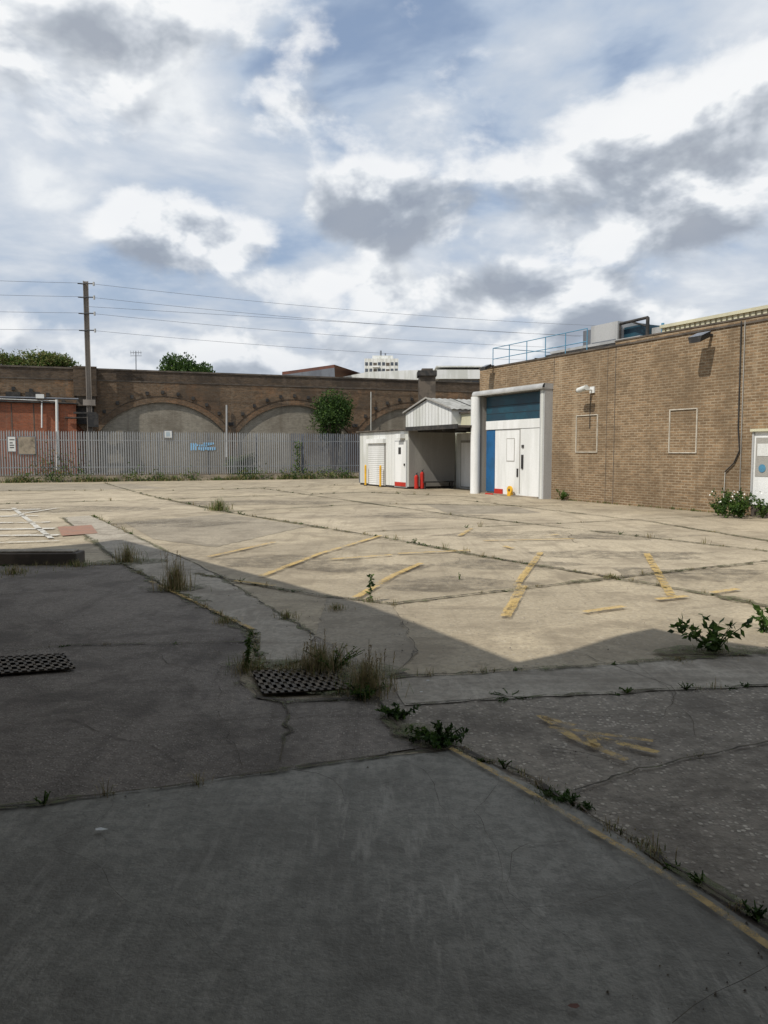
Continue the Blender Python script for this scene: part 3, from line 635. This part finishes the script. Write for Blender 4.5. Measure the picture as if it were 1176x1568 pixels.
b.face([(a.x, 95, 0), (c.x, 95, 0), (c.x, 95, c.z), (a.x+3, 95, a.z+.6), (a.x, 95, a.z)], M_white); b.face([(a.x, 95, a.z), (a.x+3, 95, a.z+.6), (c.x, 95, c.z), (c.x, 115, c.z), (a.x, 115, a.z)], M_roof); b.done()
b = B('tower_block'); Y = 320
def tz(py): return atY(588, py, Y).z
def tx(px): return atY(px, 560, Y).x
b.box(W0, tx(558), tx(610), Y, Y+16, 0, tz(549), M_white); b.box(W0, tx(570), tx(602), Y+2, Y+14, tz(549), tz(543.5), M_white)
b.cyl((tx(583), Y+6, tz(544)), (tx(583), Y+6, tz(534)), .35, M_galvd); b.cyl((tx(590), Y+6, tz(544)), (tx(590), Y+6, tz(538)), .3, M_galvd)
z = tz(549)-1.5
while z > 3:
    for k in range(8):
        w_ = (tx(610)-tx(558))/8; x = tx(558)+k*w_
        if k in (2, 5): b.box(W0, x+.15, x+w_-.15, Y-.1, Y, z-1.4, z-.2, M_cop)
        else: b.box(W0, x+.3, x+w_-.3, Y-.1, Y, z-1.3, z, M_glass)
    b.box(W0, tx(558)+3.3, tx(558)+6.2, Y-1.2, Y-.11, z-2.1, z-1.5, M_white2); z -= 2.6
b.done()
b = B('roofed_hall'); P = [atY(432, 574, 90), atY(455, 571, 90), atY(512, 563, 90), atY(520, 580, 90)]
b.face([(P[0].x, 90, 0), (P[3].x, 90, 0), (P[2].x, 90, P[2].z), (P[1].x, 90, P[1].z), (P[0].x, 90, P[0].z)], M_galvd)
up = Vector((0, 0, .35)); b.face([P[0], P[1], P[2], P[2]+up, P[1]+up, P[0]+up], M_rust); b.face([p+up for p in P[:3]]+[P[2]+up+Vector((4, 14, 0)), P[0]+up+Vector((0, 14, 0))], M_rust); b.done()
b = B('television_aerial'); p = atY(208, 566, 62); q_ = atY(208, 538, 62); b.cyl((p.x, 62, p.z-1.5), q_, .035, M_galvd)
for z_ in (-.1, -.35): b.cyl(q_+Vector((-.45, 0, z_)), q_+Vector((.45, 0, z_)), .02, M_galvd)
for k in range(5): b.cyl(q_+Vector((-.4+k*.2, 0, -.25)), q_+Vector((-.4+k*.2, 0, .05)), .015, M_galvd)
b.done()
# ------------------------------------------------------------------ warehouse the camera stands beside (casts the yard's shade)
wh = empty('warehouse', (-6, -4)); b = B('canopy_roof'); hz = 5.1
el = math.radians(52); hx, hy = -.72, -.69; nrm = math.hypot(hx, hy); hx /= nrm; hy /= nrm
SUN = Vector((hx*math.cos(el), hy*math.cos(el), math.sin(el)))
sh_ = -SUN*(hz/SUN.z)
edge_w = [(-16, 10.5), (-6.0, 10.9), (-4.75, 13.9), G(430, 890), G(560, 926), G(640, 955), G(792, 1014), G(860, 1000), G(950, 972), G(1000, 962), G(1060, 975), G(1176, 992), (8, 4.3), (14, 3.4)]
rp = [(x-sh_.x, y-sh_.y) for x, y in edge_w]+[(11, -9), (-20, -9)]
lo = [Vector((x, y, hz-.25)) for x, y in rp]; hi = [Vector((x, y, hz)) for x, y in rp]
b.face(hi, M_roof); b.face(lo[::-1], M_greyw)
for i in range(len(rp)): j = (i+1) % len(rp); b.face([lo[i], lo[j], hi[j], hi[i]], M_greyw)
b.done(wh)
b = B('walls')
wl = [rp[1], rp[2], (rp[3][0]-.5, rp[3][1]-.5), (rp[4][0]-.5, rp[4][1]-.5), (-3.6, 1.5), (-3.6, -8.8)]
for p, q in zip(wl[:-1], wl[1:]):
    p = Vector((p[0]-.25, p[1]-.3, 0)); q = Vector((q[0]-.25, q[1]-.3, 0)); h_ = Vector((0, 0, hz-.26)); b.face([p, q, q+h_, p+h_], M_brick)
b.face([(-3.85, -8.9, 0), (10.8, -8.9, 0), (10.8, -8.9, hz-.26), (-3.85, -8.9, hz-.26)], M_brick)
b.face([(4.2, -8.8, 0), (4.2, .2, 0), (4.2, .2, hz-.26), (4.2, -8.8, hz-.26)], M_brick)  # unseen side wall, added to darken the near slab
b.done(wh)
# ------------------------------------------------------------------ vegetation
def rv(r): 
    return Vector((r.gauss(0, 1), r.gauss(0, 1), r.gauss(0, 1))).normalized()
def leaf(b, p, size, m, r, up=.3, asp=.5):
    d = (rv(r)+Vector((0, 0, up))).normalized(); s = d.cross(rv(r)).normalized()*size*asp*.5
    b.face([p, p+d*size*.45+s, p+d*size, p+d*size*.45-s], m)
def shrub(name, c, rad, n, ls, mats, seed, trunk=.05, clumps=14, parent=None, hgt0=0.):
    r = random.Random(seed); b = B(name); c = Vector(c); cs = []
    for _ in range(clumps):
        v = rv(r)*r.uniform(.3, .85); cs.append((c+Vector((v.x*rad[0], v.y*rad[1], v.z*rad[2])), r.uniform(.25, .48)))
    base = Vector((c.x, c.y, hgt0))
    for q, _ in cs:
        mid = base.lerp(q, .5)+Vector((0, 0, .1*rad[2]))
        b.cyl(base, mid, trunk, M_bark, 5, r2=trunk*.6, caps=False); b.cyl(mid, q, trunk*.6, M_bark, 5, r2=trunk*.15, caps=False)
    for _ in range(n):
        q, s = r.choice(cs); v = rv(r)*(r.random()**.45)*s
        p = q+Vector((v.x*rad[0], v.y*rad[1], v.z*rad[2]))*1.25
        if p.z < hgt0+.02: continue
        leaf(b, p, ls*r.uniform(.6, 1.3), r.choice(mats), r)
    return b.done(parent)
def blade(b, p, h, lean, w, m, r):
    a = r.uniform(0, 6.28); d = Vector((math.cos(a), math.sin(a), 0)); s = Vector((-d.y, d.x, 0))*w/2
    p1 = p+d*lean*h*.35+Vector((0, 0, h*.55)); p2 = p+d*lean*h+Vector((0, 0, h*(1-.4*lean)))
    b.face([p-s, p+s, p1+s*.8, p1-s*.8], m); b.face([p1-s*.8, p1+s*.8, p2], m)
def tuft(b, x, y, rad, h, n, mats, r, w=.006, ln=1.1):
    for _ in range(n):
        a = r.uniform(0, 6.28); q = rad*abs(r.gauss(0, .55)); blade(b, Vector((x+q*math.cos(a), y+q*math.sin(a), .01)), h*r.uniform(.2, 1.)*(1.1-.4*min(1, q/rad)), r.uniform(.1, ln), w*r.uniform(.5, 1.2), r.choice(mats), r)
def seedstalk(b, x, y, rad, h, n, r, w=.004):
    for _ in range(n):
        a = r.uniform(0, 6.28); q = rad*r.random(); p = Vector((x+q*math.cos(a), y+q*math.sin(a), 0)); t = p+Vector((r.gauss(0, .1)*h, r.gauss(0, .1)*h, h*r.uniform(.7, 1.1)))
        b.cyl(p, t, w*.35, M_dry, 3, caps=False)
        for k in range(9): leaf(b, p.lerp(t, .68+.035*k), w*5, M_dry, r, 1.2, .4)
def broad(b, x, y, rad, h, n, ls, mats, r, stems=6):
    for k in range(stems):
        a = r.uniform(0, 6.28); tip = Vector((x+rad*math.cos(a)*r.uniform(.2, 1), y+rad*math.sin(a)*r.uniform(.2, 1), h*r.uniform(.5, 1.05))); base = Vector((x, y, 0)); mid = base.lerp(tip, .5)+Vector((0, 0, h*.12))
        b.cyl(base, mid, .005, M_leaf, 4, caps=False); b.cyl(mid, tip, .004, M_leaf, 4, r2=.002, caps=False)
        for j in range(n//stems):
            t = r.uniform(.15, 1); p = base.lerp(mid, t*2) if t < .5 else mid.lerp(tip, t*2-1); leaf(b, p, ls*r.uniform(.6, 1.2), r.choice(mats), r, .15, .45)
r = random.Random(3); b = B('weeds')
for pts, dens in wlines:
    if dens <= 0: continue
    ph = r.uniform(0, 6)
    for i, (p, q) in enumerate(zip(pts[:-1], pts[1:])):
        L = (q-p).length; patch = max(0, math.sin(ph+p.x*1.9+p.y*1.3)+.3)
        n = dens*L*5.2*patch*(.6 if p.y > 14 else 1)
        k = int(n)+(1 if r.random() < n-int(n) else 0)
        for _ in range(k):
            c = p.lerp(q, r.random()); hh = r.choice((.02, .03, .04, .06, .11)); big = 1.7 if p.y > 12 else 1
            if r.random() < .65: tuft(b, c.x, c.y, .06*big, hh*big, 24, [M_grass, M_dry, M_dry], r, .004*big)
            else: broad(b, c.x, c.y, .06*big, hh*.5*big, 24, .022*big, [M_leaf, M_leafd], r, 5)
for k in range(900):
    s = r.uniform(-6, 20)
    if r.random() < .5+.5*math.sin(s*1.7): 
        p = Ff.p(s, -.5+r.uniform(-.15, .15), 0); tuft(b, p.x, p.y, .25, r.uniform(.12, .5), 9, [M_grass, M_leaf, M_dry], r, .04)
for s in (-3, 1.2, 2.6, 4.1, 6.6, 7.9, 9.6, 12.7, 13.6, 15.2, 16.4, 17.5, 18.6):
    p = Ff.p(s, -.45, 0)
    for j in range(r.randint(150, 320)): leaf(b, p+Vector((r.gauss(0, .35), r.gauss(0, .12), abs(r.gauss(.12, .26)))), r.uniform(.07, .16), r.choice((M_leaf, M_leafd, M_grass)), r)
for k in range(70):
    s = r.uniform(-.6, 8); p = Fb.p(s, -.08, 0); tuft(b, p.x, p.y, .1, r.uniform(.05, .16), 9, [M_grass, M_leaf], r, .012)
b.done()
def plant(name, px, py, fn):
    b = B(name); x, y = G(px, py); fn(b, x, y, random.Random(px*7+py)); b.done()
GR = [M_grass, M_grass, M_dry]
plant('grass_tuft', 270, 905, lambda b, x, y, r: (tuft(b, x, y, .2, .42, 420, [M_dry, M_dry, M_grass], r, .006, .5), seedstalk(b, x, y, .18, .45, 14, r)))
plant('grass_tuft', 335, 782, lambda b, x, y, r: tuft(b, x, y, .35, .45, 300, [M_grass, M_dry, M_leaf], r, .013, .8))
plant('grass_tuft', 195, 862, lambda b, x, y, r: tuft(b, x, y, .22, .38, 280, [M_grass, M_dry], r, .007, .7))
plant('grass_tuft', 120, 868, lambda b, x, y, r: tuft(b, x, y, .3, .14, 200, [M_grass, M_dry], r, .007, .7))
plant('grass_tuft', 20, 880, lambda b, x, y, r: tuft(b, x, y, .35, .16, 220, [M_grass, M_dry], r, .007, .7))
plant('grass_tuft', 345, 955, lambda b, x, y, r: tuft(b, x, y, .14, .12, 160, [M_dry, M_grass], r, .004))
plant('grass_tuft', 440, 948, lambda b, x, y, r: tuft(b, x, y, .14, .12, 160, [M_dry, M_grass], r, .005))
plant('grass_tuft', 515, 935, lambda b, x, y, r: tuft(b, x, y, .14, .1, 150, [M_dry, M_grass], r, .005))
plant('grass_tuft', 500, 1030, lambda b, x, y, r: (tuft(b, x-.05, y, .28, .26, 1100, [M_dry, M_dry, M_grass], r, .0035, .8), broad(b, x+.05, y, .26, .2, 260, .028, [M_leaf, M_grass], r, 18), seedstalk(b, x, y, .25, .3, 12, r)))
plant('grass_tuft', 562, 1062, lambda b, x, y, r: (tuft(b, x, y, .19, .28, 800, [M_dry, M_grass, M_dry], r, .0035, .8), broad(b, x-.02, y-.14, .16, .11, 260, .033, [M_leaf, M_leaf, M_leafd], r, 12), seedstalk(b, x, y, .18, .33, 14, r)))
plant('grass_tuft', 440, 1030, lambda b, x, y, r: tuft(b, x, y, .24, .07, 360, [M_dry, M_grass], r, .003))
plant('weed_plant', 378, 1030, lambda b, x, y, r: (broad(b, x, y, .1, .30, 150, .038, [M_leaf, M_leaf, M_grass], r, 6), tuft(b, x, y, .15, .2, 300, [M_dry, M_grass], r, .003)))
plant('weed_plant', 566, 922, lambda b, x, y, r: (broad(b, x, y, .05, .40, 50, .06, [M_leaf, M_leafd], r, 2), tuft(b, x, y, .14, .08, 120, [M_dry, M_grass], r, .004)))
plant('weed_plant', 675, 1140, lambda b, x, y, r: broad(b, x, y, .19, .09, 800, .034, [M_leaf, M_leaf, M_leafd], r, 28))
plant('weed_plant', 612, 1100, lambda b, x, y, r: broad(b, x, y, .15, .07, 420, .03, [M_leaf, M_leafd, M_leafd], r, 18))
plant('weed_plant', 860, 1225, lambda b, x, y, r: (broad(b, x, y, .09, .03, 320, .018, [M_leaf, M_leaf], r, 16), tuft(b, x-.05, y+.02, .12, .025, 500, [M_leaf, M_grass], r, .003)))
plant('weed_plant', 895, 1240, lambda b, x, y, r: broad(b, x, y, .06, .03, 160, .018, [M_leaf, M_leafd], r, 9))
plant('weed_plant', 1095, 1000, lambda b, x, y, r: (broad(b, x, y, .36, .27, 170, .085, [M_leaf, M_leaf, M_leafd], r, 14), tuft(b, x, y, .22, .05, 160, [M_dry, M_grass], r, .004)))
plant('weed_plant', 1170, 968, lambda b, x, y, r: broad(b, x, y, .2, .22, 60, .09, [M_leaf, M_leaf], r, 6))
plant('weed_plant', 703, 888, lambda b, x, y, r: broad(b, x, y, .03, .08, 20, .025, [M_leafd], r, 3))
plant('grass_tuft', 935, 886, lambda b, x, y, r: tuft(b, x, y, .2, .08, 150, [M_dry, M_grass], r, .006))
plant('grass_tuft', 1040, 1012, lambda b, x, y, r: tuft(b, x, y, .12, .04, 120, [M_dry, M_grass], r, .004))
plant('weed_plant', 780, 1068, lambda b, x, y, r: broad(b, x, y, .18, .02, 120, .016, [M_leafd, M_leaf], r, 9))
p = Fb.p(.0, -.15, 0); b = B('weed_plant'); rr = random.Random(5); broad(b, p.x-.1, p.y, .35, .35, 160, .1, [M_leaf], rr, 8); b.done()
p = Fb.p(6.9, -.6, 0); rr = random.Random(8); b = B('flowering_bush')
for k in range(8):
    broad(b, p.x+rr.uniform(-.45, .6), p.y+rr.uniform(-.6, .3), .42, rr.uniform(.35, .75), 300, .085, [M_leaf, M_leaf, M_leafd], rr, 12)
for k in range(50): q = p+Vector((rr.uniform(-.6, .7), rr.uniform(-.7, .4), rr.uniform(.35, .7))); leaf(b, q, .045, M_flow, rr, .6, .9)
b.done()
x, y = G(370, 734)
shrub('bush', (x, y, .62), (1.15, .6, .8), 4200, .14, [M_leaf, M_leaf, M_grass], 11, .03, 18)
q = V.p(0, -1.5, 0); c = hit(512, 632, q, VN); shrub('bush', (c.x, c.y, c.z-.1), (1.5, 1.2, 1.55), 8500, .17, [M_leafd, M_leaf, M_leafd], 12, .07, 30)
c = hit(455, 690, Ff.p(0, -.1, 0), Ff.n); b = B('climbing_plant'); rr = random.Random(4)
for k in range(160): leaf(b, Ff.p((c-Ff.o).dot(Ff.e)+rr.gauss(0, .12), -.1, rr.uniform(.3, 2.2)), .14, M_leaf, rr)
b.done()
b = B('climbing_plant'); s0 = fpt(85, 700)[0]
for k in range(420): leaf(b, Ff.p(s0+rr.gauss(0, .7), -.1+rr.uniform(-.1, .1), rr.uniform(.3, .8+rr.random()*1.4)), .11, rr.choice((M_leaf, M_leafd, M_dry)), rr)
b.done()
c = atY(284, 570, 75); shrub('tree', (c.x, 75, c.z-.7), (2.6, 2.2, 2.1), 16000, .3, [M_leafd, M_leafd, M_leaf], 21, .12, 44)
for i, (px, py, w) in enumerate(((15, 556, 1.9), (45, 553, 1.7), (75, 554, 1.6), (96, 558, .9), (-30, 554, 2))):
    c = hit(px, py, V.p(0, 2, 0), VN); shrub('bush', (c.x, c.y, c.z), (w, 1, .75), 2800, .15, [M_leaf, M_grass, M_grass], 31+i, .02, 18, hgt0=5.8)
c = atY(676, 600, 60); shrub('bush', (c.x, 60, c.z), (.9, .8, .7), 1200, .2, [M_leaf, M_leafd], 41, .04, 10)
b = B('gravel'); r = random.Random(9)
for k in range(1000):
    if k < 800: pts, _ = r.choice(wlines); p = r.choice(pts)+Vector((r.gauss(0, .07), r.gauss(0, .07)))
    else: p = Vector((r.uniform(-4, 5), r.uniform(3, 11)))
    s = r.uniform(.002, .006)*(1 if p.y < 6 else 1.8); c = Vector((p.x, p.y, .016+s*.5)); m = r.choice((M_kerb, M_pole, M_strip))
    t = [c+Vector((math.cos(a)*s*r.uniform(.7, 1.3), math.sin(a)*s*r.uniform(.7, 1.3), -s*.5)) for a in (0, 1.6, 3.1, 4.7)]; top = c+Vector((0, 0, s*.6))
    for i in range(4): b.face([t[i], t[(i+1) % 4], top], m)
b.done()
b = B('litter'); rr = random.Random(2)
for px, py, s in ((155, 1280, .025), (878, 1556, .02), (645, 1066, .012), (655, 1048, .012), (1180, 1100, .02)):
    x, y = G(px, py); pts = [(x+s*math.cos(a)*rr.uniform(.6, 1.3), y+s*.6*math.sin(a)*rr.uniform(.6, 1.2), .03) for a in (0, .9, 1.8, 2.8, 3.9, 5)]
    b.face(pts, M_white if px != 878 else M_rust)
b.done()
# ------------------------------------------------------------------ sun, sky
sun = bpy.data.lights.new('sun', 'SUN'); sun.energy = 4.0; sun.angle = math.radians(.6); sun.color = (1, .94, .85)
so = bpy.data.objects.new('sun', sun); so.rotation_euler = (-SUN).to_track_quat('-Z', 'Y').to_euler(); so.location = (0, 0, 30); sc.collection.objects.link(so)
w = bpy.data.worlds.new('World'); sc.world = w; w.use_nodes = True; t = NT(w.node_tree); bg = t.n['Background']; bg.inputs[1].default_value = .1
sky = t.new('ShaderNodeTexSky', sky_type='NISHITA'); sky.sun_disc = False; sky.sun_elevation = el; sky.sun_rotation = math.atan2(hx, hy) % (2*math.pi)
tc = t.new('ShaderNodeTexCoord').outputs['Generated']; sp = t.new('ShaderNodeSeparateXYZ'); t.l.new(tc, sp.inputs[0]); X, Y_, Z = sp.outputs
inv = t.m('DIVIDE', 1., t.m('ADD', t.m('MAXIMUM', Z, 0.), .16))
P = t.comb(t.m('MULTIPLY', X, inv), t.m('MULTIPLY', Y_, inv), t.m('MULTIPLY', Z, .6))
n1 = t.noise(P, 1.9, 6, .52, .25)
dens = n1
lay = t.ramp(t.mr(dens, .36, .64, 0, 1, False), [(0, (3.2, 4.4, 6.4)), (.25, (4.4, 5.35, 6.8)), (.5, (5.5, 6.2, 7.2)), (.75, (6.7, 7.2, 7.9)), (1, (8.4, 8.7, 9.0))])
clear = t.mix(1., sky.outputs[0], (1.6, 1.35, 1.2), 'MULTIPLY')
col = t.mix(t.mr(dens, .36, .47, .5, 1), clear, lay)
AZ = t.m('ARCTAN2', X, Y_); EL = t.m('ARCSINE', Z)
SC = 5.9
V1 = t.mapv(tc, (1, 1, 1.6), loc=(.9, .3, .2)); V2 = t.mapv(tc, (1, 1, 1.6), loc=(.888, .3, .25))
nA = t.noise(V1, SC, 8, .54, .15); nB = t.noise(V2, SC, 5, .54, .15)
bias = -.19; tb = 0.
for az_, el_, a_, b_, k_, tk in ((-.225, .262, .13, .06, 1.1, 0), (.0, .29, .14, .07, 1.2, 0), (.335, .325, .21, .12, 1.25, .3), (.13, .20, .22, .045, .85, 0), (-.06, .215, .22, .035, .5, 0), (-.3, .11, .4, .05, .35, 0), (.3, .15, .3, .04, .35, 0), (-.05, .40, .3, .04, .25, 0), (-.32, .45, .15, .05, .25, 0)):
    dx = t.m('DIVIDE', t.m('SUBTRACT', AZ, az_), a_); dy = t.m('DIVIDE', t.m('SUBTRACT', EL, el_), b_)
    e = t.m('MULTIPLY', t.m('SUBTRACT', 1., t.m('SQRT', t.m('ADD', t.m('MULTIPLY', dx, dx), t.m('MULTIPLY', dy, dy)))), k_)
    if tk: tb = t.m('MULTIPLY', t.mr(dy, -.25, .5, -.1, tk+.15), t.mr(dx, -1.6, -.8))
    n = t.new('ShaderNodeMath', operation='SMOOTH_MAX'); t.put(n.inputs[0], bias); t.put(n.inputs[1], e); n.inputs[2].default_value = .18; bias = n.outputs[0]
f = t.m('ADD', t.m('MULTIPLY', t.m('SUBTRACT', nA, .5), 3.0), bias)
mask = t.mr(f, -.08, .36, 0, .9)
tone = t.m('SUBTRACT', t.m('ADD', t.m('MULTIPLY', t.m('SUBTRACT', nA, nB), 6.5), .80), t.m('MULTIPLY', t.mr(f, .08, .85), .5))
tone = t.m('ADD', t.m('ADD', tone, t.mr(EL, .30, .42, -.02, .12)), tb)
cc = t.ramp(tone, [(0, (3.3, 3.7, 4.4)), (.3, (4.1, 4.55, 5.2)), (.6, (5.9, 6.3, 6.9)), (.85, (8.1, 8.4, 8.7)), (1, (9.4, 9.5, 9.6))])
col = t.mix(t.m('MULTIPLY', t.mr(EL, .26, .08), .45), col, (4.7, 5.3, 6.2))
col = t.mix(mask, col, cc)
col = t.mix(t.m('MULTIPLY', t.mr(EL, .16, .03), .5), col, (4.9, 5.5, 6.4))
t.l.new(col, bg.inputs[0])
try: w.cycles.sampling_method = 'MANUAL'; w.cycles.sample_map_resolution = 256
except Exception: pass
# ------------------------------------------------------------------ camera
cam = bpy.data.cameras.new('camera'); co = bpy.data.objects.new('camera', cam); sc.collection.objects.link(co); sc.camera = co
cam.sensor_fit = 'VERTICAL'; cam.sensor_height = 36; cam.lens = F/1568*36; cam.clip_end = 3000
co.location = (0, 0, EYE); co.rotation_euler = (math.pi/2-TH, 0, 0)
